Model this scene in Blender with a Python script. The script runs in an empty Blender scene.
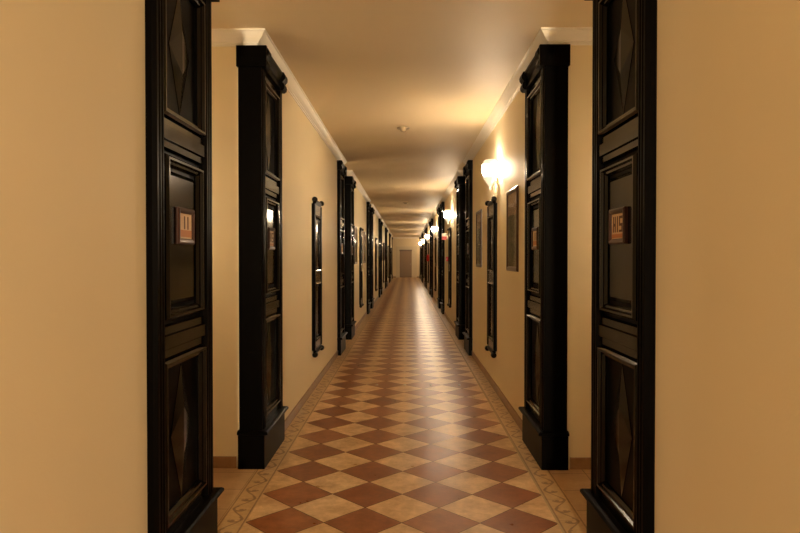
import bpy, bmesh, math, random
from mathutils import Vector, Matrix

random.seed(4)
S = bpy.context.scene
C = S.collection
PI = math.pi

# ------------------------------------------------------------------ layout (metres)
H = 3.10                      # ceiling
EYE = 1.50
XL, XR = -1.065, 1.012        # wall planes
XA, XB = -2.15, 2.10          # back of the side recesses
PER = 7.28                    # one bay of the corridor
RY0, RY1 = 3.385, 4.590       # first recess, from wall end to wall end
NB = 7                        # recesses
Y0, Y1 = -1.6, 49.6
LX0, LX1, LY = -4.2, 4.2, -11.0      # unseen landing, built wide and dark to keep bounce light low
FX0, FX1, DT = -0.9126, 0.859, 0.4429   # tile field and tile diagonal
VY = 3.640                    # a row of tile corners

# ------------------------------------------------------------------ materials
def new_mat(name):
    m = bpy.data.materials.new(name); m.use_nodes = True
    nt = m.node_tree; b = nt.nodes['Principled BSDF']
    return m, nt, b

class N:
    """small helper to wire maths"""
    def __init__(s, nt): s.nt = nt
    def new(s, t): return s.nt.nodes.new(t)
    def put(s, sock, v):
        if isinstance(v, (int, float)): sock.default_value = v
        elif isinstance(v, (tuple, list)): sock.default_value = v
        else: s.nt.links.new(v, sock)
    def m(s, op, a, b=0.0, c=0.0):
        n = s.new('ShaderNodeMath'); n.operation = op
        s.put(n.inputs[0], a); s.put(n.inputs[1], b); s.put(n.inputs[2], c)
        return n.outputs[0]
    def mix(s, f, a, b, mode='MIX'):
        n = s.new('ShaderNodeMix'); n.data_type = 'RGBA'; n.blend_type = mode
        s.put(n.inputs[0], f); s.put(n.inputs[6], a); s.put(n.inputs[7], b)
        return n.outputs[2]
    def pos(s):
        g = s.new('ShaderNodeTexCoord'); return g.outputs['Object']
    def xyz(s, v):
        n = s.new('ShaderNodeSeparateXYZ'); s.nt.links.new(v, n.inputs[0]); return n.outputs
    def comb(s, x, y, z):
        n = s.new('ShaderNodeCombineXYZ'); s.put(n.inputs[0], x); s.put(n.inputs[1], y); s.put(n.inputs[2], z); return n.outputs[0]
    def noise(s, vec, scale, detail=3, rough=.55):
        n = s.new('ShaderNodeTexNoise'); n.inputs['Scale'].default_value = scale
        n.inputs['Detail'].default_value = detail; n.inputs['Roughness'].default_value = rough
        s.nt.links.new(vec, n.inputs['Vector']); return n.outputs['Fac']
    def ramp(s, f, lo, hi):
        n = s.new('ShaderNodeMapRange'); s.put(n.inputs[0], f); n.inputs[1].default_value = lo; n.inputs[2].default_value = hi
        return n.outputs[0]
    def bump(s, h, strength, dist, bsdf):
        n = s.new('ShaderNodeBump'); n.inputs['Strength'].default_value = strength; n.inputs['Distance'].default_value = dist
        s.put(n.inputs['Height'], h); s.nt.links.new(n.outputs[0], bsdf.inputs['Normal'])

def rgb(r, g, b): return (r, g, b, 1)

def paint(name, col, rough, mott=.05, bump=.12, scale=60, spec=.5, wave=0):
    m, nt, b = new_mat(name); n = N(nt); p = n.pos()
    f = n.noise(p, 1.3, 4)
    d = tuple(c * (1 - mott * 2) for c in col[:3]) + (1,)
    nt.links.new(n.mix(f, d, col), b.inputs['Base Color'])
    b.inputs['Roughness'].default_value = rough
    b.inputs['Specular IOR Level'].default_value = spec
    h = n.noise(p, scale, 3)
    if wave:
        h = n.m('ADD', h, n.m('MULTIPLY', n.noise(p, 1.6, 2), wave))
    n.bump(h, bump, .004, b)
    return m

M_wall = paint('wall_paint', rgb(.86, .76, .54), .62, .03, .10, 90, .35)
M_ceil = paint('ceiling_paint', rgb(.80, .68, .47), .55, .04, .10, 40, .4, wave=14)
M_crown = paint('crown_paint', rgb(.90, .87, .79), .42, .02, .03)
M_endwall = paint('end_wall_paint', rgb(.84, .74, .52), .6)
M_casing = paint('casing_paint', rgb(.74, .66, .48), .5)

def lacquer(name, spec, rough):
    m, nt, b = new_mat(name); n = N(nt); p = n.pos()
    x = n.xyz(p)
    st = n.comb(n.m('MULTIPLY', x[0], 40.0), n.m('MULTIPLY', x[1], 40.0), n.m('MULTIPLY', x[2], 2.5))
    g = n.noise(st, 1.0, 4, .6)
    nt.links.new(n.mix(g, rgb(.0008, .0006, .0005), rgb(.0022, .0015, .0011)), b.inputs['Base Color'])
    nt.links.new(n.m('MULTIPLY_ADD', g, .05, rough), b.inputs['Roughness'])
    b.inputs['Specular IOR Level'].default_value = spec
    n.bump(g, .02, .001, b)
    return m
M_black = lacquer('black_lacquered_wood', .025, .3)
M_gloss = lacquer('polished_black_wood', .26, .11)

def wood(name, c1, c2, rough=.35):
    m, nt, b = new_mat(name); n = N(nt); p = n.pos(); x = n.xyz(p)
    st = n.comb(n.m('MULTIPLY', x[0], 30.0), n.m('MULTIPLY', x[1], 30.0), n.m('MULTIPLY', x[2], 3.0))
    g = n.noise(st, 1.0, 4, .6)
    nt.links.new(n.mix(g, c1, c2), b.inputs['Base Color'])
    b.inputs['Roughness'].default_value = rough
    return m
M_frame = wood('mahogany_frame', rgb(.035, .012, .007), rgb(.07, .024, .012), .3)
M_plate = wood('plate_frame_wood', rgb(.030, .010, .005), rgb(.055, .018, .009), .35)

def plain(name, col, rough=.5, metal=0.0, spec=.5):
    m, nt, b = new_mat(name); n = N(nt)
    f = n.noise(n.pos(), 12, 2)
    nt.links.new(n.mix(f, tuple(c * .9 for c in col[:3]) + (1,), col), b.inputs['Base Color'])
    b.inputs['Roughness'].default_value = rough; b.inputs['Metallic'].default_value = metal
    b.inputs['Specular IOR Level'].default_value = spec
    return m
M_cream = plain('plate_cream', rgb(.66, .48, .27), .5)
M_orange = plain('plate_orange', rgb(.50, .19, .05), .5)
M_ink = plain('plate_ink', rgb(.10, .04, .02), .6)
M_red = plain('red_enamel', rgb(.55, .015, .012), .35)
M_white = plain('white_plastic', rgb(.75, .72, .65), .45)
M_beige = plain('detector_plastic', rgb(.36, .29, .19), .5)
M_dark = plain('dark_rubber', rgb(.02, .02, .02), .5)
M_brass = plain('brass', rgb(.65, .48, .25), .35, .9)
M_steel = plain('brushed_steel', rgb(.55, .52, .46), .35, .9)
M_door = plain('grey_brown_door', rgb(.26, .17, .10), .4, .2)
M_doortrim = plain('door_header', rgb(.16, .11, .07), .4)

M_landing = wood('low_bounce_landing', rgb(.03, .018, .010), rgb(.05, .03, .017), .5)  # kept dark so the unseen landing bounces little light onto the near walls

def floor_field():
    m, nt, b = new_mat('diagonal_floor_tiles'); n = N(nt); p = n.pos(); x = n.xyz(p)
    u = n.m('DIVIDE', n.m('SUBTRACT', x[0], FX0 + DT / 2), DT)
    v = n.m('DIVIDE', n.m('SUBTRACT', x[1], VY), DT)
    a = n.m('ADD', n.m('ADD', u, v), .5)
    c = n.m('ADD', n.m('SUBTRACT', u, v), .5)
    fa, fc = n.m('FLOOR', a), n.m('FLOOR', c)
    par = n.m('MODULO', n.m('ADD', n.m('ADD', fa, fc), 400.0), 2.0)       # 0 brown, 1 cream
    wn = n.new('ShaderNodeTexWhiteNoise'); wn.noise_dimensions = '2D'
    nt.links.new(n.comb(fa, fc, 0.0), wn.inputs['Vector'])
    r = wn.outputs['Value']
    off = n.new('ShaderNodeVectorMath'); off.operation = 'ADD'
    nt.links.new(p, off.inputs[0]); nt.links.new(wn.outputs['Color'], off.inputs[1])
    k = n.noise(off.outputs[0], 7, 5, .65)
    k2 = n.noise(off.outputs[0], 28, 3, .6)
    br = n.mix(r, rgb(.265, .085, .025), rgb(.365, .140, .050))
    cr = n.mix(r, rgb(.66, .44, .22), rgb(.76, .54, .31))
    col = n.mix(par, br, cr)
    col = n.mix(n.ramp(k, .36, .66), n.mix(1.0, col, rgb(.66, .58, .50), 'MULTIPLY'), col)
    col = n.mix(n.m('MULTIPLY', n.ramp(k2, .45, .75), .25), col, n.mix(1.0, col, rgb(1.3, 1.25, 1.2), 'MULTIPLY'))
    ea = n.m('MINIMUM', n.m('FRACT', a), n.m('SUBTRACT', 1.0, n.m('FRACT', a)))
    ec = n.m('MINIMUM', n.m('FRACT', c), n.m('SUBTRACT', 1.0, n.m('FRACT', c)))
    e = n.m('MINIMUM', ea, ec)
    gr = n.m('LESS_THAN', e, .0085)
    col = n.mix(gr, col, rgb(.105, .06, .032))
    nt.links.new(col, b.inputs['Base Color'])
    rough = n.m('ADD', n.m('MULTIPLY_ADD', k, .14, .23), n.m('MULTIPLY', gr, .35))
    nt.links.new(rough, b.inputs['Roughness'])
    b.inputs['Specular IOR Level'].default_value = .33
    n.bump(n.m('ADD', n.ramp(e, .004, .02), n.m('MULTIPLY', k, .25)), .18, .003, b)
    return m

def plain_tiles(name, ox, oy, size, c1, c2, rough=.3):
    m, nt, b = new_mat(name); n = N(nt); p = n.pos(); x = n.xyz(p)
    a = n.m('DIVIDE', n.m('SUBTRACT', x[0], ox), size); c = n.m('DIVIDE', n.m('SUBTRACT', x[1], oy), size)
    wn = n.new('ShaderNodeTexWhiteNoise'); wn.noise_dimensions = '2D'
    nt.links.new(n.comb(n.m('FLOOR', a), n.m('FLOOR', c), 0.0), wn.inputs['Vector'])
    k = n.noise(p, 9, 4, .65)
    col = n.mix(wn.outputs['Value'], c1, c2)
    col = n.mix(n.ramp(k, .3, .75), n.mix(1.0, col, rgb(.75, .70, .66), 'MULTIPLY'), col)
    ea = n.m('MINIMUM', n.m('FRACT', a), n.m('SUBTRACT', 1.0, n.m('FRACT', a)))
    ec = n.m('MINIMUM', n.m('FRACT', c), n.m('SUBTRACT', 1.0, n.m('FRACT', c)))
    gr = n.m('LESS_THAN', n.m('MINIMUM', ea, ec), .009)
    nt.links.new(n.mix(gr, col, rgb(.15, .09, .05)), b.inputs['Base Color'])
    b.inputs['Roughness'].default_value = rough
    return m

def listello(name, xc, half):
    """scroll border: alternating C scrolls on a running wave between two brown lines"""
    m, nt, b = new_mat(name); n = N(nt); p = n.pos(); x = n.xyz(p)
    v = n.m('SUBTRACT', x[0], xc); P = .160
    k = n.m('ROUND', n.m('DIVIDE', x[1], P))
    s = n.m('MULTIPLY_ADD', n.m('MODULO', n.m('ADD', k, 400.0), 2.0), 2.0, -1.0)
    du = n.m('SUBTRACT', x[1], n.m('MULTIPLY', k, P))
    dv = n.m('MULTIPLY', n.m('SUBTRACT', v, n.m('MULTIPLY', s, .004)), s)
    r = n.m('SQRT', n.m('ADD', n.m('MULTIPLY', du, du), n.m('MULTIPLY', dv, dv)))
    ring = n.m('LESS_THAN', n.m('ABSOLUTE', n.m('SUBTRACT', r, .039)), .0085)
    ring = n.m('MULTIPLY', ring, n.m('GREATER_THAN', dv, n.m('MULTIPLY_ADD', du, 1.1, -.020)))
    # inner curl and the tail that runs on to the next scroll
    dc = n.m('SQRT', n.m('ADD', n.m('POWER', n.m('ABSOLUTE', n.m('ADD', du, .020)), 2.0), n.m('POWER', n.m('ABSOLUTE', n.m('ADD', dv, .010)), 2.0)))
    dot = n.m('LESS_THAN', dc, .0135)
    w = n.m('MULTIPLY', n.m('COSINE', n.m('MULTIPLY', x[1], PI / P)), -.041)
    wave = n.m('LESS_THAN', n.m('ABSOLUTE', n.m('SUBTRACT', v, w)), .0065)
    ed = n.m('ABSOLUTE', v)
    line = n.m('MULTIPLY', n.m('GREATER_THAN', ed, half - .016), n.m('LESS_THAN', ed, half - .006))
    pat = n.m('MAXIMUM', n.m('MAXIMUM', ring, dot), n.m('MAXIMUM', wave, line))
    kk = n.noise(p, 22, 4, .65)
    base = n.mix(n.ramp(kk, .3, .7), rgb(.44, .28, .125), rgb(.58, .39, .19))
    dark = n.mix(n.ramp(kk, .3, .7), rgb(.16, .075, .03), rgb(.24, .12, .05))
    col = n.mix(n.m('MULTIPLY', pat, .85), base, dark)
    jt = n.m('LESS_THAN', n.m('ABSOLUTE', n.m('SUBTRACT', n.m('FRACT', n.m('DIVIDE', x[1], P * 2)), .5)), .005)
    col = n.mix(n.m('MULTIPLY', jt, .7), col, rgb(.13, .08, .045))
    nt.links.new(col, b.inputs['Base Color'])
    b.inputs['Roughness'].default_value = .32
    return m

M_field = floor_field()
M_bL = listello('scroll_border_tiles_l', (FX0 + XL) / 2, (FX0 - XL) / 2)
M_bR = listello('scroll_border_tiles_r', (FX1 + XR) / 2, (XR - FX1) / 2)
M_alc = plain_tiles('recess_floor_tiles', XL, 4.16, .33, rgb(.52, .34, .18), rgb(.60, .41, .23))
M_skirt = plain_tiles('skirting_tiles', 0.123, .11, .33, rgb(.33, .19, .095), rgb(.39, .235, .12), .3)
M_strip = plain('edge_glint_strip', rgb(.62, .50, .33), .25)  # pale line painted in for the glint along the right-hand grout

def glowing_glass():
    m, nt, b = new_mat('lit_frosted_glass'); n = N(nt)
    out = nt.nodes['Material Output']; nt.nodes.remove(b)
    t = n.new('ShaderNodeBsdfTransparent'); t.inputs[0].default_value = rgb(1, .93, .8)
    e = n.new('ShaderNodeEmission'); e.inputs[0].default_value = rgb(1, .82, .62); e.inputs[1].default_value = 52
    f = n.noise(n.pos(), 30, 2)
    mx = n.new('ShaderNodeMixShader')
    nt.links.new(n.m('MULTIPLY_ADD', f, .1, .45), mx.inputs[0])
    nt.links.new(t.outputs[0], mx.inputs[1]); nt.links.new(e.outputs[0], mx.inputs[2])
    nt.links.new(mx.outputs[0], out.inputs[0])
    return m
M_glow = glowing_glass()
M_bowl, _nt, _b = new_mat('lit_opal_bowl')
_b.inputs['Base Color'].default_value = rgb(.80, .74, .62); _b.inputs['Roughness'].default_value = .3
_b.inputs['Emission Color'].default_value = rgb(1, .80, .55); _b.inputs['Emission Strength'].default_value = .26

def pane():
    m, nt, b = new_mat('picture_glass'); n = N(nt)
    out = nt.nodes['Material Output']; nt.nodes.remove(b)
    t = n.new('ShaderNodeBsdfTransparent')
    g = n.new('ShaderNodeBsdfGlossy'); g.inputs['Roughness'].default_value = .03
    fr = n.new('ShaderNodeFresnel'); fr.inputs[0].default_value = 1.22
    mx = n.new('ShaderNodeMixShader')
    nt.links.new(n.m('MULTIPLY', fr.outputs[0], .3), mx.inputs[0])
    nt.links.new(t.outputs[0], mx.inputs[1]); nt.links.new(g.outputs[0], mx.inputs[2])
    nt.links.new(mx.outputs[0], out.inputs[0])
    return m
M_pane = pane()

def landscape():
    m, nt, b = new_mat('muted_landscape_print'); n = N(nt); p = n.pos(); x = n.xyz(p)
    k = n.noise(p, 9, 5, .6); k2 = n.noise(p, 3.5, 3, .6)
    land = n.mix(n.ramp(k, .35, .7), rgb(.12, .115, .06), rgb(.27, .24, .13))
    sky = n.mix(k, rgb(.36, .25, .15), rgb(.44, .32, .20))
    hz = n.m('ADD', x[2], n.m('MULTIPLY', n.m('SUBTRACT', k2, .5), .08))
    col = n.mix(n.m('GREATER_THAN', hz, .53), land, sky)
    nt.links.new(col, b.inputs['Base Color']); b.inputs['Roughness'].default_value = .6
    return m
M_print = landscape()

# ------------------------------------------------------------------ mesh helpers
def obj(name, bm, mat, parent=None, smooth=False, bevel=0.0):
    if bevel:
        es = [e for e in bm.edges if len(e.link_faces) == 2 and e.calc_face_angle(0) > .5]
        if es: bmesh.ops.bevel(bm, geom=es, offset=bevel, segments=2, affect='EDGES', clamp_overlap=True)
    bmesh.ops.recalc_face_normals(bm, faces=bm.faces)
    if smooth:
        for f in bm.faces: f.smooth = True
        for e in bm.edges:
            if len(e.link_faces) == 2 and e.calc_face_angle(0) > .7: e.smooth = False
    me = bpy.data.meshes.new(name); bm.to_mesh(me); bm.free()
    me.materials.append(mat)
    o = bpy.data.objects.new(name, me); C.objects.link(o)
    if parent: o.parent = parent
    return o

def box(bm, x0, x1, y0, y1, z0, z1):
    vs = [bm.verts.new((x, y, z)) for z in (z0, z1) for y in (y0, y1) for x in (x0, x1)]
    for q in ((0, 1, 3, 2), (4, 6, 7, 5), (0, 4, 5, 1), (1, 5, 7, 3), (3, 7, 6, 2), (2, 6, 4, 0)):
        bm.faces.new([vs[i] for i in q])
    return vs

def bx(x0, x1, y0, y1, z0, z1):
    bm = bmesh.new(); box(bm, x0, x1, y0, y1, z0, z1); return bm

def prism(bm, pts, a0, a1, place):
    """polygon pts swept from a0 to a1; place(p, a) -> 3D"""
    A = [bm.verts.new(place(p, a0)) for p in pts]; B = [bm.verts.new(place(p, a1)) for p in pts]
    n = len(pts)
    for i in range(n): bm.faces.new((A[i], A[(i + 1) % n], B[(i + 1) % n], B[i]))
    bm.faces.new(A); bm.faces.new(B[::-1])

def lathe(bm, prof, seg=20, c=(0, 0, 0), a0=0, a1=2 * PI, axis='z'):
    full = abs(a1 - a0 - 2 * PI) < 1e-6
    rings = []
    n = seg if full else seg + 1
    for r, z in prof:
        row = []
        for i in range(n):
            t = a0 + (a1 - a0) * i / seg
            v = (r * math.cos(t), r * math.sin(t), z)
            if axis == 'x': v = (v[2], v[0], v[1])
            if axis == 'y': v = (v[1], v[2], v[0])
            row.append(bm.verts.new((c[0] + v[0], c[1] + v[1], c[2] + v[2])))
        rings.append(row)
    for a, b in zip(rings, rings[1:]):
        for i in range(n if full else n - 1):
            j = (i + 1) % n
            bm.faces.new((a[i], a[j], b[j], b[i]))
    for row, r in ((rings[0], prof[0][0]), (rings[-1], prof[-1][0])):
        if full: bm.faces.new(row)

def ring_frame(bm, x0, x1, z0, z1, prof):
    """picture-frame moulding: prof = list of (inset from the outer edge, height out)"""
    loops = []
    for ins, y in prof:
        loops.append([bm.verts.new(v) for v in ((x0 + ins, y, z0 + ins), (x1 - ins, y, z0 + ins), (x1 - ins, y, z1 - ins), (x0 + ins, y, z1 - ins))])
    n = len(loops)
    for a, b in zip(loops, loops[1:] + loops[:1]):
        for i in range(4):
            j = (i + 1) % 4
            bm.faces.new((a[i], a[j], b[j], b[i]))

def sweep(bm, path, prof, inward):
    """profile (out, z) swept along a plan polyline with mitres; inward=+1: left of travel"""
    pts = [Vector(p) for p in path]; rows = []
    for i, p in enumerate(pts):
        ns = []
        for a, b in ((i - 1, i), (i, i + 1)):
            if a >= 0 and b < len(pts):
                d = (pts[b] - pts[a]).normalized(); ns.append(Vector((-d.y, d.x)) * inward)
        if len(ns) == 2:
            m = (ns[0] + ns[1]); m = m / m.dot(ns[0])
        else: m = ns[0]
        rows.append([bm.verts.new((p.x + m.x * o, p.y + m.y * o, z)) for o, z in prof])
    n = len(prof)
    for a, b in zip(rows, rows[1:]):
        for i in range(n): bm.faces.new((a[i], a[(i + 1) % n], b[(i + 1) % n], b[i]))
    bm.faces.new(rows[0]); bm.faces.new(rows[-1][::-1])

def struct(o): o['kind'] = 'structure'; return o

def thing(name, label, cat, loc=(0, 0, 0), mat=None, group=None):
    o = bpy.data.objects.new(name, None); o.empty_display_size = .1; C.objects.link(o)
    if mat is not None:
        o.matrix_world = mat
    else: o.location = loc
    tag(o, label, cat, group); return o

def tag(o, label, cat, group=None):
    o['label'] = label; o['category'] = cat
    if group: o['group'] = group
    return o

def kids(o): return [c for c in C.objects if c.parent == o]

def dup(src, mat, label):
    r = src.copy(); C.objects.link(r); r.matrix_world = mat; r['label'] = label
    for ch in FAM[src]:
        c = ch.copy(); C.objects.link(c); c.parent = r
        for g in FAM.get(ch, ()):
            d = g.copy(); C.objects.link(d); d.parent = c
    return r
FAM = {}
def remember(root):
    ks = kids(root); FAM[root] = ks
    for k in ks: FAM[k] = kids(k)

# ------------------------------------------------------------------ the shell
def wall_path(x, xa):
    pts = [(x, Y0)]
    for i in range(NB):
        a, b = RY0 + PER * i, RY1 + PER * i
        if i == NB - 1: b = Y1
        pts += [(x, a), (xa, a), (xa, b)]
        if i < NB - 1: pts += [(x, b)]
    return pts
PL, PR = wall_path(XL, XA), wall_path(XR, XB)

for nm, path, xo in (('wall_left', PL, XA - .2), ('wall_right', PR, XB + .2)):
    bm = bmesh.new()
    pts = path + [(xo, Y1), (xo, Y0)]
    lo = [bm.verts.new((p[0], p[1], 0)) for p in pts]; hi = [bm.verts.new((p[0], p[1], H)) for p in pts]
    for i in range(len(pts)):
        j = (i + 1) % len(pts); bm.faces.new((lo[i], lo[j], hi[j], hi[i]))
    struct(obj(nm, bm, M_wall))

struct(obj('ceiling', bx(XA - .2, XB + .2, Y0, Y1 + .3, H, H + .15), M_ceil))
struct(obj('wall_back', bx(LX0, LX1, LY - .2, LY, 0, H), M_landing))
struct(obj('wall_landing_left', bx(LX0 - .2, LX0, LY - .2, Y0, 0, H), M_landing))
struct(obj('wall_landing_right', bx(LX1, LX1 + .2, LY - .2, Y0, 0, H), M_landing))
struct(obj('wall_front_left', bx(LX0 - .2, XA - .2, Y0, Y0 + .2, 0, H), M_landing))
struct(obj('wall_front_right', bx(XB + .2, LX1 + .2, Y0, Y0 + .2, 0, H), M_landing))
struct(obj('ceiling_landing', bx(LX0 - .2, LX1 + .2, LY - .2, Y0, H, H + .15), M_landing))
struct(obj('floor_landing', bx(LX0 - .2, LX1 + .2, LY - .2, Y0, -.1, 0), M_landing))
struct(obj('floor', bx(FX0, FX1, Y0, Y1 + .3, -.1, 0), M_field))
struct(obj('trim_1', bx(XL, FX0, Y0, Y1 + .3, -.1, 0), M_bL))
struct(obj('trim_2', bx(FX1, XR, Y0, Y1 + .3, -.1, 0), M_bR))
bm = bmesh.new(); box(bm, FX1 - .006, FX1 + .004, Y0, Y1, 0, .0015); struct(obj('trim_3', bm, M_strip))
struct(obj('floor_left', bx(XA - .2, XL, Y0, Y1 + .3, -.1, 0), M_alc))
struct(obj('floor_right', bx(XR, XB + .2, Y0, Y1 + .3, -.1, 0), M_alc))

crown = [(0, H), (.078, H), (.078, H - .012), (.070, H - .016), (.062, H - .030), (.046, H - .050), (.028, H - .066),
         (.018, H - .074), (.018, H - .084), (.010, H - .088), (.008, H - .100), (0, H - .100)]
for nm, path, s in (('trim_4', PL, -1), ('trim_5', PR, 1)):
    bm = bmesh.new(); sweep(bm, path, crown, s); struct(obj(nm, bm, M_crown))
bm = bmesh.new(); sweep(bm, [(XA, Y1), (XB, Y1)], crown, -1); struct(obj('trim_6', bm, M_crown))

PW = .74                                       # pilaster width
skirt = [(0, 0), (.010, 0), (.010, .076), (.006, .082), (0, .082)]
for nm, x, xa, s in (('baseboard_left', XL, XA, -1), ('baseboard_right', XR, XB, 1)):
    bm = bmesh.new()
    sg = 1 if s < 0 else -1                    # towards the corridor
    for i in range(NB + 1):
        st = Y0 if i == 0 else RY1 + PER * (i - 1) + PW - .02
        en = RY0 + PER * i - PW * 1.045 + .02
        if i < NB: sweep(bm, [(x, st), (x, en)], skirt, s)
    for i in range(NB):
        a, b = RY0 + PER * i, RY1 + PER * i
        xr = x - sg * .15
        if i < NB - 1: sweep(bm, [(xr, a), (xa, a), (xa, b), (xr, b)], skirt, s)
        else: sweep(bm, [(xr, a), (xa, a), (xa, Y1)], skirt, s)
    struct(obj(nm, bm, M_skirt))

# end wall with its door
struct(obj('wall_end', bx(XA - .2, XB + .2, Y1, Y1 + .15, 0, H), M_endwall))
DX0, DX1, DZ = -.52, .40, 2.02
bm = bmesh.new(); sweep(bm, [(XA, Y1), (DX0 - .3, Y1)], skirt, -1); sweep(bm, [(DX1 + .4, Y1), (XB, Y1)], skirt, -1)
struct(obj('baseboard_end', bm, M_skirt))
dr = struct(obj('door_1', bx(DX0, DX1, Y1 - .06, Y1 - .001, .005, DZ), M_door))
obj('door_leaf_panel', bx(DX0 + .10, DX1 - .22, Y1 - .072, Y1 - .06, .18, DZ - .12), M_door, dr, bevel=.006)
obj('header', bx(DX0 - .02, DX1 + .02, Y1 - .09, Y1 - .001, DZ, DZ + .12), M_doortrim, dr)
hb = bmesh.new(); lathe(hb, [(.001, 0), (.012, 0), (.012, .05), (.026, .06), (.026, .09), (.001, .095)], 14, (DX1 - .1, 0, 1.02), axis='y')
for v in hb.verts: v.co.y = Y1 - .06 - v.co.y
obj('door_handle', hb, M_steel, dr, True)
for k, (a, b) in enumerate(((DX0 - .3, DX0), (DX1, DX1 + .40))):
    struct(obj('trim_%d' % (7 + k), bx(a, b, Y1 - .05, Y1 - .0005, 0, DZ + .14), M_casing, None, bevel=.006))
struct(obj('trim_9', bx(DX0 - .3, DX1 + .40, Y1 - .055, Y1 - .0005, DZ + .14, DZ + .36), M_casing, None, bevel=.006))

# ------------------------------------------------------------------ pilasters
ORD = ['nearest', 'second', 'third', 'fourth', 'fifth', 'sixth', 'farthest']
PF = .045                                      # stile face in front of the wall plane

def make_pilaster(flip, label, mat, marks):
    t = thing('panelled_pilaster', label, 'pilaster', mat=mat, group='black panelled pilasters beside the side recesses')
    F = -1 if flip else 1
    def fin(name, bm, m=M_black, parent=None, **k):
        if flip:
            for v in bm.verts: v.co.x = -v.co.x
        return obj(name, bm, m, parent or t, **k)
    e = .0008
    # local frame: x away from the recess edge along the wall, y out of the wall, z up
    fin('backing_board', bx(.02, PW, .0, .006, .0, 2.86))
    fin('return_board', bx(0, .0195, -.125, PF - .006, 0, 2.86), bevel=.002)
    def stile(x0, x1):
        bm = bmesh.new()
        pr = [(x0, .006), (x0, .026), (x0 + .008, PF)]
        w = x1 - x0
        for g in (.30, .62):
            c = x0 + w * g
            pr += [(c - .008, PF), (c - .003, PF - .007), (c + .003, PF - .007), (c + .008, PF)]
        pr += [(x1 - .008, PF), (x1, .026), (x1, .006)]
        prism(bm, pr, .26, 2.86, lambda p, a: (p[0], p[1], a))
        return bm
    fin('stile', stile(.020, .108)); fin('stile', stile(PW - .088, PW))
    ix0, ix1 = .1085, PW - .0885
    for z0, z1 in ((.26, .33), (1.06, 1.21), (1.97, 2.11), (2.80, 2.86)):
        bm = bmesh.new()
        pr = [(.006, z0), (.016, z0), (.028, z0 + .008)]
        if z1 - z0 > .1:
            c = (z0 + z1) / 2
            pr += [(.028, c - .034), (.038, c - .028), (.038, c + .028), (.028, c + .034)]
        pr += [(.028, z1 - .008), (.016, z1), (.006, z1)]
        prism(bm, pr, ix0, ix1, lambda p, a: (a, p[0], p[1]))
        fin('rail', bm, M_gloss)
    bol = [(0, .006), (0, .034), (.010, .046), (.020, .046), (.026, .032), (.036, .030), (.044, .016), (.044, .006)]
    for nm, z0, z1 in (('lower_panel', .332, 1.058), ('middle_panel', 1.212, 1.968), ('upper_panel', 2.112, 2.798)):
        fr = bmesh.new()
        if nm == 'middle_panel':
            ring_frame(fr, ix0 + .035, ix1 - .035, z0 + .02, z1 - .02, bol)
            bm = bmesh.new(); a, b = ix0 + .115, ix1 - .115
            ring_frame(bm, a - .02, b + .02, z0 + .08, z1 - .08, [(0, .0061), (0, .009), (.02, .020), (.02, .0061)])
            box(bm, a, b, .0061, .020, z0 + .10, z1 - .10)
        else:
            ring_frame(fr, ix0 + .003, ix1 - .003, z0 + .003, z1 - .003, bol)
            bm = bmesh.new()                   # long faceted lozenge
            cx, cz = (ix0 + ix1) / 2, (z0 + z1) / 2; hw, hh = .128, (z1 - z0) / 2 - .052
            base = [(cx - hw, cz), (cx, cz - hh), (cx + hw, cz), (cx, cz + hh)]
            A = [bm.verts.new((x, .0061, z)) for x, z in base]
            B = [bm.verts.new((x, .009, z)) for x, z in base]
            T = [bm.verts.new((cx, .023, cz - hh * .35)), bm.verts.new((cx, .023, cz + hh * .35))]
            for i in range(4): bm.faces.new((A[i], A[(i + 1) % 4], B[(i + 1) % 4], B[i]))
            bm.faces.new((B[0], B[1], T[0])); bm.faces.new((B[1], B[2], T[0])); bm.faces.new((B[2], T[1], T[0]))
            bm.faces.new((B[2], B[3], T[1])); bm.faces.new((B[3], B[0], T[1])); bm.faces.new((B[0], T[0], T[1]))
            bm.faces.new(A[::-1])
        p = fin(nm, bm, M_gloss)
        fin('panel_moulding', fr, M_gloss, parent=p)
        if nm == 'middle_panel': mid = p
    # plinth and its nosing
    bm = bmesh.new()
    box(bm, .0205, PW + .006, .0005, PF + .012, 0, .245); box(bm, -.012, .0205, -.132, PF + .012, 0, .245)
    pl = fin('plinth', bm)
    bm = bmesh.new()
    nos = [(0, .245), (.016, .245), (.028, .252), (.028, .264), (.018, .272), (0, .276)]
    path = [(-.012, -.132), (-.012, PF + .012), (PW + .006, PF + .012), (PW + .006, .0005)]
    sweep(bm, path, nos, 1)
    box(bm, .0205, PW + .006, .0005, PF + .012, .245, .2755); box(bm, -.012, .0205, -.132, PF + .012, .245, .2755)
    fin('plinth_moulding', bm, parent=pl)
    # cap: frieze between two end blocks
    bm = bmesh.new()
    pr = [(.0005, 2.86), (.048, 2.86), (.050, 2.876), (.040, 2.884), (.040, 2.925), (.052, 2.945), (.060, 2.965), (.066, 2.975), (.066, 2.994), (.0005, 2.994)]
    prism(bm, pr, .0205, PW, lambda p, a: (a, p[0], p[1]))
    box(bm, .0, .0205, -.125, .040, 2.86, 2.994)
    cap = fin('cap', bm)
    roll = [(.0005, 2.852), (.062, 2.852), (.078, 2.866), (.082, 2.886), (.076, 2.908), (.066, 2.918), (.074, 2.928), (.086, 2.944), (.088, 2.966), (.082, 2.984), (.074, 2.997), (.0005, 2.997)]
    for x0, x1 in ((.0206, .115), (PW - .095, PW + .016)):
        bm = bmesh.new(); prism(bm, roll, x0, x1, lambda p, a: (a, p[0], p[1])); fin('end_block', bm, parent=cap)
    bm = bmesh.new(); box(bm, -.016, .0205, -.135, .078, 2.852, 2.997); fin('corner_block', bm, parent=cap, bevel=.006)
    # number plate
    cx, cz = PW / 2, 1.648
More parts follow.
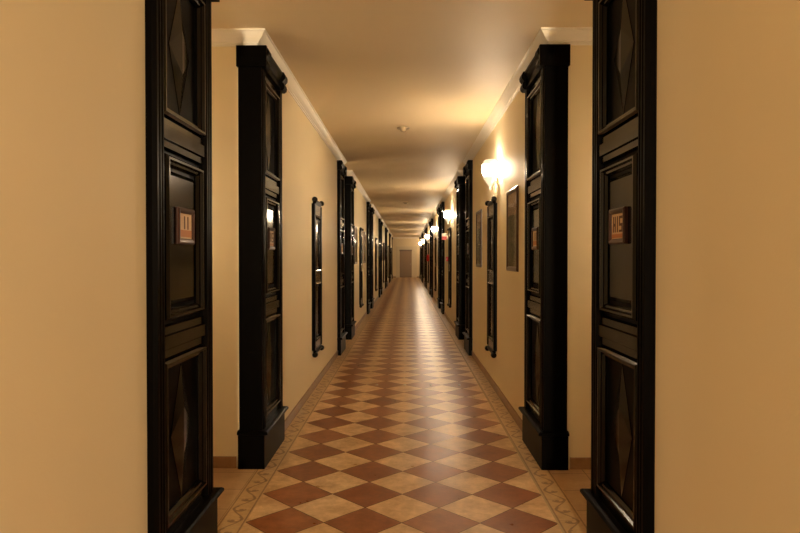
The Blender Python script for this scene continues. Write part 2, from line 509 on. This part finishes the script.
    bm = bmesh.new(); ring_frame(bm, cx - .105, cx + .105, cz - .084, cz + .084, [(0, .0202), (0, .034), (.008, .040), (.018, .038), (.026, .032), (.026, .0202)])
    pf = fin('number_plate', bm, M_plate); pf['label'] = 'brown framed number plate'
    fin('plate_face', bx(cx - .079, cx + .079, .0203, .030, cz - .058, cz + .058), M_cream, pf)
    if marks == 'strokes':
        fin('plate_band', bx(cx - .078, cx + .078, .030, .0308, cz - .050, cz - .018), M_orange, pf)
        for dx in (-.030, .014):
            fin('plate_stroke', bx(cx + dx - .007, cx + dx + .007, .030, .0312, cz - .014, cz + .046), M_ink, pf)
    else:
        fin('plate_band', bx(cx - .078, cx + .078, .030, .0308, cz - .054, cz - .036), M_orange, pf)
        for x0, x1, z0, z1 in ((-.060, -.048, -.028, .046), (-.036, -.024, -.028, .046), (-.048, -.036, .000, .014),
                               (-.006, .006, -.028, .046), (.022, .066, .034, .046), (.022, .034, .008, .046), (.022, .066, .000, .012), (.054, .066, -.028, .010), (.022, .066, -.028, -.018)):
            fin('plate_stroke', bx(cx + x0, cx + x1, .030, .0312, cz + z0, cz + z1), M_ink, pf)
    remember(t)
    return t

def frame4(ex, ey, loc):
    m = Matrix.Identity(4)
    m.col[0][0:3] = ex; m.col[1][0:3] = ey; m.translation = loc; return m

def pil_label(side, k, near):
    return 'black panelled pilaster on the %s wall, %s edge of the %s recess' % (side, near, ORD[k])

made = {}
for k in range(NB):
    for side in ('left', 'right'):
        for near in ('near', 'far'):
            if k == NB - 1 and near == 'far': continue
            x = XL if side == 'left' else XR
            out = (1, 0, 0) if side == 'left' else (-1, 0, 0)
            y = (RY0 + .02 if near == 'near' else RY1 - .02) + PER * k
            along = (0, -1, 0) if near == 'near' else (0, 1, 0)
            # frames stay right-handed: the mirrored version of the mesh is used where needed
            flip = (side == 'left') == (near == 'far')
            wide = 1.045 if near == 'near' else 1.0
            ex = tuple((-c if flip else c) * wide for c in along)
            mat = frame4(ex, out, (x, y, 0))
            key = flip
            lab = pil_label(side, k, near)
            if key not in made:
                made[key] = make_pilaster(flip, lab, mat, 'glyphs' if flip else 'strokes')
            else: dup(made[key], mat, lab)

# ------------------------------------------------------------------ tall two-panel wall boards
def make_board(label, mat):
    t = thing('wall_panel', label, 'wall panel', mat=mat, group='tall dark two-panel boards with scrolled ends')
    W, z0, z1 = .64, .455, 2.115
    obj('backing_board', bx(0, W, 0.0005, .006, z0, z1), M_black, t)
    for a in (0, W - .085):
        bm = bmesh.new(); prism(bm, [(a, .0061), (a, .026), (a + .012, .036), (a + .073, .036), (a + .085, .024), (a + .085, .0061)], z0, z1, lambda p, q: (p[0], p[1], q))
        obj('stile', bm, M_black, t)
    for a, b in ((z0, z0 + .09), (1.22, 1.34), (z1 - .12, z1)):
        obj('rail', bx(.0855, W - .0855, .0061, .030, a, b), M_gloss, t, bevel=.005)
    for nm, a, b in (('lower_panel', z0 + .0905, 1.2195), ('upper_panel', 1.3405, z1 - .1205)):
        bm = bmesh.new(); box(bm, .13, W - .13, .0061, .016, a + .05, b - .05)
        p = obj(nm, bm, M_gloss, t, bevel=.004)
        bm = bmesh.new(); ring_frame(bm, .086, W - .086, a, b, [(0, .0061), (0, .030), (.010, .040), (.022, .036), (.034, .018), (.034, .0061)])
        obj('panel_moulding', bm, M_gloss, p)
    for nm, a, b, zc in (('crest', z1 + .0005, z1 + .05, z1 + .045), ('apron', z0 - .05, z0 - .0005, z0 - .048)):
        bm = bmesh.new()
        prof = [(.0005, a), (.036, a), (.044, (a + b) / 2), (.036, b), (.0005, b)]
        prism(bm, prof, .0905, W - .0905, lambda p, q: (q, p[0], p[1]))
        c = obj(nm, bm, M_black, t)
        for xa in (0.0, W - .078):
            bm = bmesh.new()
            lathe(bm, [(.001, 0), (.021, 0), (.026, .005), (.026, .012), (.031, .018), (.031, .058), (.026, .064), (.026, .071), (.021, .076), (.001, .076)], 20, (xa, .0325, zc), axis='x')
            obj('scroll', bm, M_gloss, c, True)
    remember(t); return t

src = None
def board(side, yc, label):
    global src
    if side == 'left': mat = frame4((0, -1, 0), (1, 0, 0), (XL, yc + .33, 0))
    else: mat = frame4((0, 1, 0), (-1, 0, 0), (XR, yc - .33, 0))
    if src is None: src = make_board(label, mat)
    else: dup(src, mat, label)
for k in range(6):
    for side in ('left', 'right'):
        w = ['nearest', 'second', 'third', 'fourth', 'fifth', 'farthest'][k]
        board(side, 7.55 + PER * k, '%s tall dark two-panel wall board with scrolled ends on the %s wall' % (w, side))

# ------------------------------------------------------------------ pictures
def make_picture(label, mat):
    t = thing('framed_picture', label, 'picture', mat=mat, group='framed landscapes on the corridor walls')
    w, h = .60, .78
    bm = bmesh.new()
    ring_frame(bm, 0, w, 0, h, [(0, .0005), (0, .014), (.010, .021), (.026, .019), (.040, .013), (.044, .0005)])
    obj('frame', bm, M_frame, t)
    obj('print', bx(.0445, w - .0445, .0005, .009, .0445, h - .0445), M_print, t)
    obj('glass_pane', bx(.0445, w - .0445, .0105, .0115, .0445, h - .0445), M_pane, t)
    remember(t); return t
pic = None
def picture(side, ya, label):
    global pic
    if side == 'left': mat = frame4((0, -1, 0), (1, 0, 0), (XL, ya + .60, 1.375))
    else: mat = frame4((0, 1, 0), (-1, 0, 0), (XR, ya, 1.375))
    if pic is None: pic = make_picture(label, mat)
    else: dup(pic, mat, label)
picture('right', 5.84, 'brown framed landscape nearest the camera on the right wall')
picture('right', 8.66, 'brown framed landscape past the nearest tall board on the right wall')
P2 = PER
picture('left', 5.84 + PER, 'brown framed landscape before the second tall board on the left wall')
picture('left', 8.66 + PER, 'brown framed landscape past the second tall board on the left wall')
picture('left', 5.84 + PER * 3, 'brown framed landscape before the fourth tall board on the left wall')
picture('left', 8.66 + PER * 3, 'brown framed landscape past the fourth tall board on the left wall')

# ------------------------------------------------------------------ wall sconces
LIGHT = (1.0, .80, .56)
def make_sconce(label, mat):
    t = thing('wall_sconce', label, 'wall lamp', mat=mat, group='lit sconces of the corridor')
    # local: x along wall, y out, z up from the middle of the glass
    bm = bmesh.new(); box(bm, -.045, .045, .0005, .014, -.16, .02); obj('wall_plate', bm, M_brass, t, bevel=.005)
    bm = bmesh.new(); lathe(bm, [(.001, -.235), (.012, -.230), (.016, -.218), (.008, -.206), (.012, -.196), (.030, -.17), (.058, -.13), (.080, -.098), (.084, -.09), (.076, -.09), (.05, -.12), (.001, -.16)], 24, (0, .092, 0))
    obj('bowl_holder', bm, M_bowl, t, True)
    bm = bmesh.new(); box(bm, -.012, .012, .0145, .06, -.155, -.135); obj('bracket_arm', bm, M_brass, t)
    bm = bmesh.new()
    pr = [(.066, -.088), (.080, -.066), (.088, -.03), (.089, .01), (.084, .045), (.074, .072), (.066, .088), (.063, .087), (.071, .070), (.080, .044), (.085, .01), (.084, -.03), (.076, -.064), (.062, -.086)]
    n = 24; rows = []
    for r, z in pr:
        rows.append([bm.verts.new((r * math.cos(2 * PI * i / n), .092 + r * math.sin(2 * PI * i / n), z)) for i in range(n)])
    for a, b in zip(rows, rows[1:] + rows[:1]):
        for i in range(n): bm.faces.new((a[i], a[(i + 1) % n], b[(i + 1) % n], b[i]))
    obj('glass_shade', bm, M_glow, t, True)
    bm = bmesh.new()
    pr = [(.088, .042), (.090, .048), (.078, .076), (.064, .094), (.050, .098), (.050, .095), (.063, .091), (.076, .074), (.087, .047)]
    rows = [[bm.verts.new((r * math.cos(2 * PI * i / n), .092 + r * math.sin(2 * PI * i / n), z)) for i in range(n)] for r, z in pr]
    for a, b in zip(rows, rows[1:] + rows[:1]):
        for i in range(n): bm.faces.new((a[i], a[(i + 1) % n], b[(i + 1) % n], b[i]))
    obj('light_cutting_rim', bm, M_bowl, t, True)  # rim added over the glass to cut its light on the ceiling
    ld = bpy.data.lights.new('bulb', 'POINT'); ld.energy = 1.2; ld.color = LIGHT; ld.shadow_soft_size = .03
    lo = bpy.data.objects.new('bulb', ld); C.objects.link(lo); lo.parent = t; lo.location = (0, .092, .0)
    remember(t); return t
sc = None
SW = ['lit glass sconce above the nearest tall board on the right wall', 'lit glass sconce above the second tall board on the right wall',
      'lit glass sconce above the third tall board on the right wall', 'lit glass sconce above the fourth tall board on the right wall',
      'lit glass sconce above the fifth tall board on the right wall', 'lit glass sconce above the farthest tall board on the right wall']
for k in range(0, 6):
    mat = frame4((0, 1, 0), (-1, 0, 0), (XR, 7.12 + PER * k, 2.48))
    if sc is None: sc = make_sconce(SW[k], mat)
    else: dup(sc, mat, SW[k])

# ------------------------------------------------------------------ small things
def detector(x, y, label):
    t = thing('smoke_detector', label, 'smoke detector', (x, y, H), group='smoke detectors on the ceiling')
    bm = bmesh.new(); lathe(bm, [(.001, -.012), (.076, -.014), (.078, -.008), (.078, -.0003), (.001, -.0003)], 24); obj('base', bm, M_beige, t, True)
    bm = bmesh.new(); lathe(bm, [(.001, -.050), (.026, -.048), (.036, -.040), (.040, -.022), (.048, -.0125), (.001, -.0125)], 24); obj('sensor_head', bm, M_beige, t, True)
for x, y, w in ((-.04, 7.95, 'small round smoke detector on the ceiling before the second recess'),
                (-.03, 18.6, 'small round smoke detector on the ceiling past the third recess')): detector(x, y, w)

for k in range(NB - 1):  # unseen sconces added to even out the light in and around the recesses
    dup(sc, frame4((0, -1, 0), (1, 0, 0), (XA, 3.99 + PER * k, 1.9)) @ Matrix.Scale(.52, 4), 'small added fill-light sconce on the back wall of the %s recess on the left' % ORD[k])
    dup(sc, frame4((0, 1, 0), (-1, 0, 0), (XB, 3.99 + PER * k, 1.9)) @ Matrix.Scale(.48, 4), 'small added fill-light sconce on the back wall of the %s recess on the right' % ORD[k])
dup(sc, frame4((0, 1, 0), (-1, 0, 0), (XB, 48.3, 2.48)), 'added fill-light sconce on the right side wall of the farthest recess')  # added out of view to brighten the end wall

# unseen fill lamp added behind the camera to light the near walls
t = thing('added_fill_lamp', 'added unseen opal fill lamp hanging from the landing ceiling behind the camera', 'added fill lamp', (.42, -6.8, H))
bm = bmesh.new(); lathe(bm, [(.001, -.035), (.05, -.035), (.06, -.02), (.06, -.0005), (.001, -.0005)], 24); obj('ceiling_rose', bm, M_brass, t, True)
bm = bmesh.new(); lathe(bm, [(.001, -.62), (.008, -.62), (.008, -.0355), (.001, -.0355)], 10); obj('rod', bm, M_brass, t, True)
bm = bmesh.new(); lathe(bm, [(.001, -.70), (.06, -.69), (.075, -.65), (.05, -.6205), (.001, -.6205)], 20); obj('gallery', bm, M_brass, t, True)
bm = bmesh.new(); lathe(bm, [(.2 * math.sin(PI * q / 16) if 0 < q < 16 else .001, -.885 - .2 * math.cos(PI * q / 16)) for q in range(17)], 28)
m, nt, b = new_mat('fill_lamp_glow'); b.inputs['Base Color'].default_value = rgb(.8, .75, .65)
b.inputs['Emission Color'].default_value = rgb(1, .77, .48); b.inputs['Emission Strength'].default_value = 690
obj('opal_glass', bm, m, t, True)

# red projecting sign and call point on the right wall, third bay
t = thing('hanging_sign', 'small red projecting sign with white top on the right wall', 'sign', (XR, 15.75, 1.94))
obj('bracket', bx(-.03, -.0005, -.02, .02, .02, .10), M_white, t)
obj('red_plate', bx(-.15, -.0305, -.006, .006, 0, .085), M_red, t, bevel=.002)
obj('white_plate', bx(-.15, -.0305, -.006, .006, .0855, .16), M_white, t, bevel=.002)
t = thing('fire_call_point', 'small red fire call point box on the right wall below the red sign', 'call point', (XR, 15.75, 1.42))
obj('housing', bx(-.055, -.0005, -.055, .055, 0, .11), M_red, t, bevel=.006)
obj('press_window', bx(-.057, -.0551, -.03, .03, .035, .075), M_white, t)

t = thing('mounted_fire_extinguisher', 'red fire extinguisher hung on the right wall far down the corridor', 'fire extinguisher', (XR - .10, 28.3, 1.36)); EXT = t
bm = bmesh.new(); lathe(bm, [(.001, 0), (.072, 0), (.082, .012), (.082, .40), (.070, .445), (.035, .475), (.024, .49), (.001, .49)], 24); obj('cylinder', bm, M_red, t, True)
bm = bmesh.new(); lathe(bm, [(.001, .4905), (.022, .4905), (.022, .53), (.001, .53)], 14); v = obj('valve', bm, M_steel, t, True)
obj('lever', bx(-.10, .02, -.012, .012, .531, .548), M_dark, v, bevel=.003)
obj('wall_bracket', bx(.0825, .0995, -.03, .03, .25, .31), M_steel, t)
bm = bmesh.new()
path = [Vector((-.02, 0, .52)), Vector((-.10, 0, .50)), Vector((-.125, 0, .40)), Vector((-.115, 0, .20)), Vector((-.105, 0, .08))]
rows = []
for i, p in enumerate(path):
    d = (path[min(i + 1, 4)] - path[max(i - 1, 0)]).normalized(); u = Vector((0, 1, 0)); w = d.cross(u)
    rows.append([bm.verts.new(p + u * .011 * math.cos(a * PI / 4) + w * .011 * math.sin(a * PI / 4)) for a in range(8)])
for a, b in zip(rows, rows[1:]):
    for i in range(8): bm.faces.new((a[i], a[(i + 1) % 8], b[(i + 1) % 8], b[i]))
bm.faces.new(rows[0]); bm.faces.new(rows[-1])
obj('hose', bm, M_dark, t, True)
EXT.scale = (.7, .7, .6); EXT.location.x = XR - .0698

for x, w in ((-.347, 'leftmost of the four small metal studs across the tiled floor'), (-.02, 'second from left of the four small metal studs across the floor'),
             (.284, 'second from right of the four small metal studs across the floor'), (.624, 'rightmost of the four small metal studs across the tiled floor')):
    bm = bmesh.new(); lathe(bm, [(.001, 0.0002), (.016, .0002), (.014, .008), (.006, .011), (.001, .0115)], 14, (0, 0, 0))
    o = obj('floor_stud', bm, M_steel, None, True); o.location = (x, 7.6, 0)
    tag(o, w, 'floor stud', 'metal studs in the floor')

# ------------------------------------------------------------------ camera and look
w = bpy.data.worlds.new('dark_world'); S.world = w; w.use_nodes = True
w.node_tree.nodes['Background'].inputs[0].default_value = rgb(.02, .015, .01); w.node_tree.nodes['Background'].inputs[1].default_value = .2

cd = bpy.data.cameras.new('camera'); cam = bpy.data.objects.new('camera', cd); C.objects.link(cam)
cd.sensor_width = 36; cd.lens = 36 * 646 / 800; cd.clip_end = 200; cd.clip_start = .05
cam.location = (0, 0, EYE)
cam.rotation_euler = (PI / 2 - math.atan(8.5 / 646), 0, math.atan(6.5 / 646))
S.camera = cam

S.view_settings.view_transform = 'Standard'; S.view_settings.look = 'None'; S.view_settings.gamma = 1
S.view_settings.use_curve_mapping = False; S.view_settings.exposure = 1.7
try:
    S.cycles.max_bounces = 10; S.cycles.diffuse_bounces = 7; S.cycles.glossy_bounces = 4; S.cycles.transparent_max_bounces = 12
    S.cycles.use_denoising = True; S.cycles.sample_clamp_indirect = 6
except Exception: pass
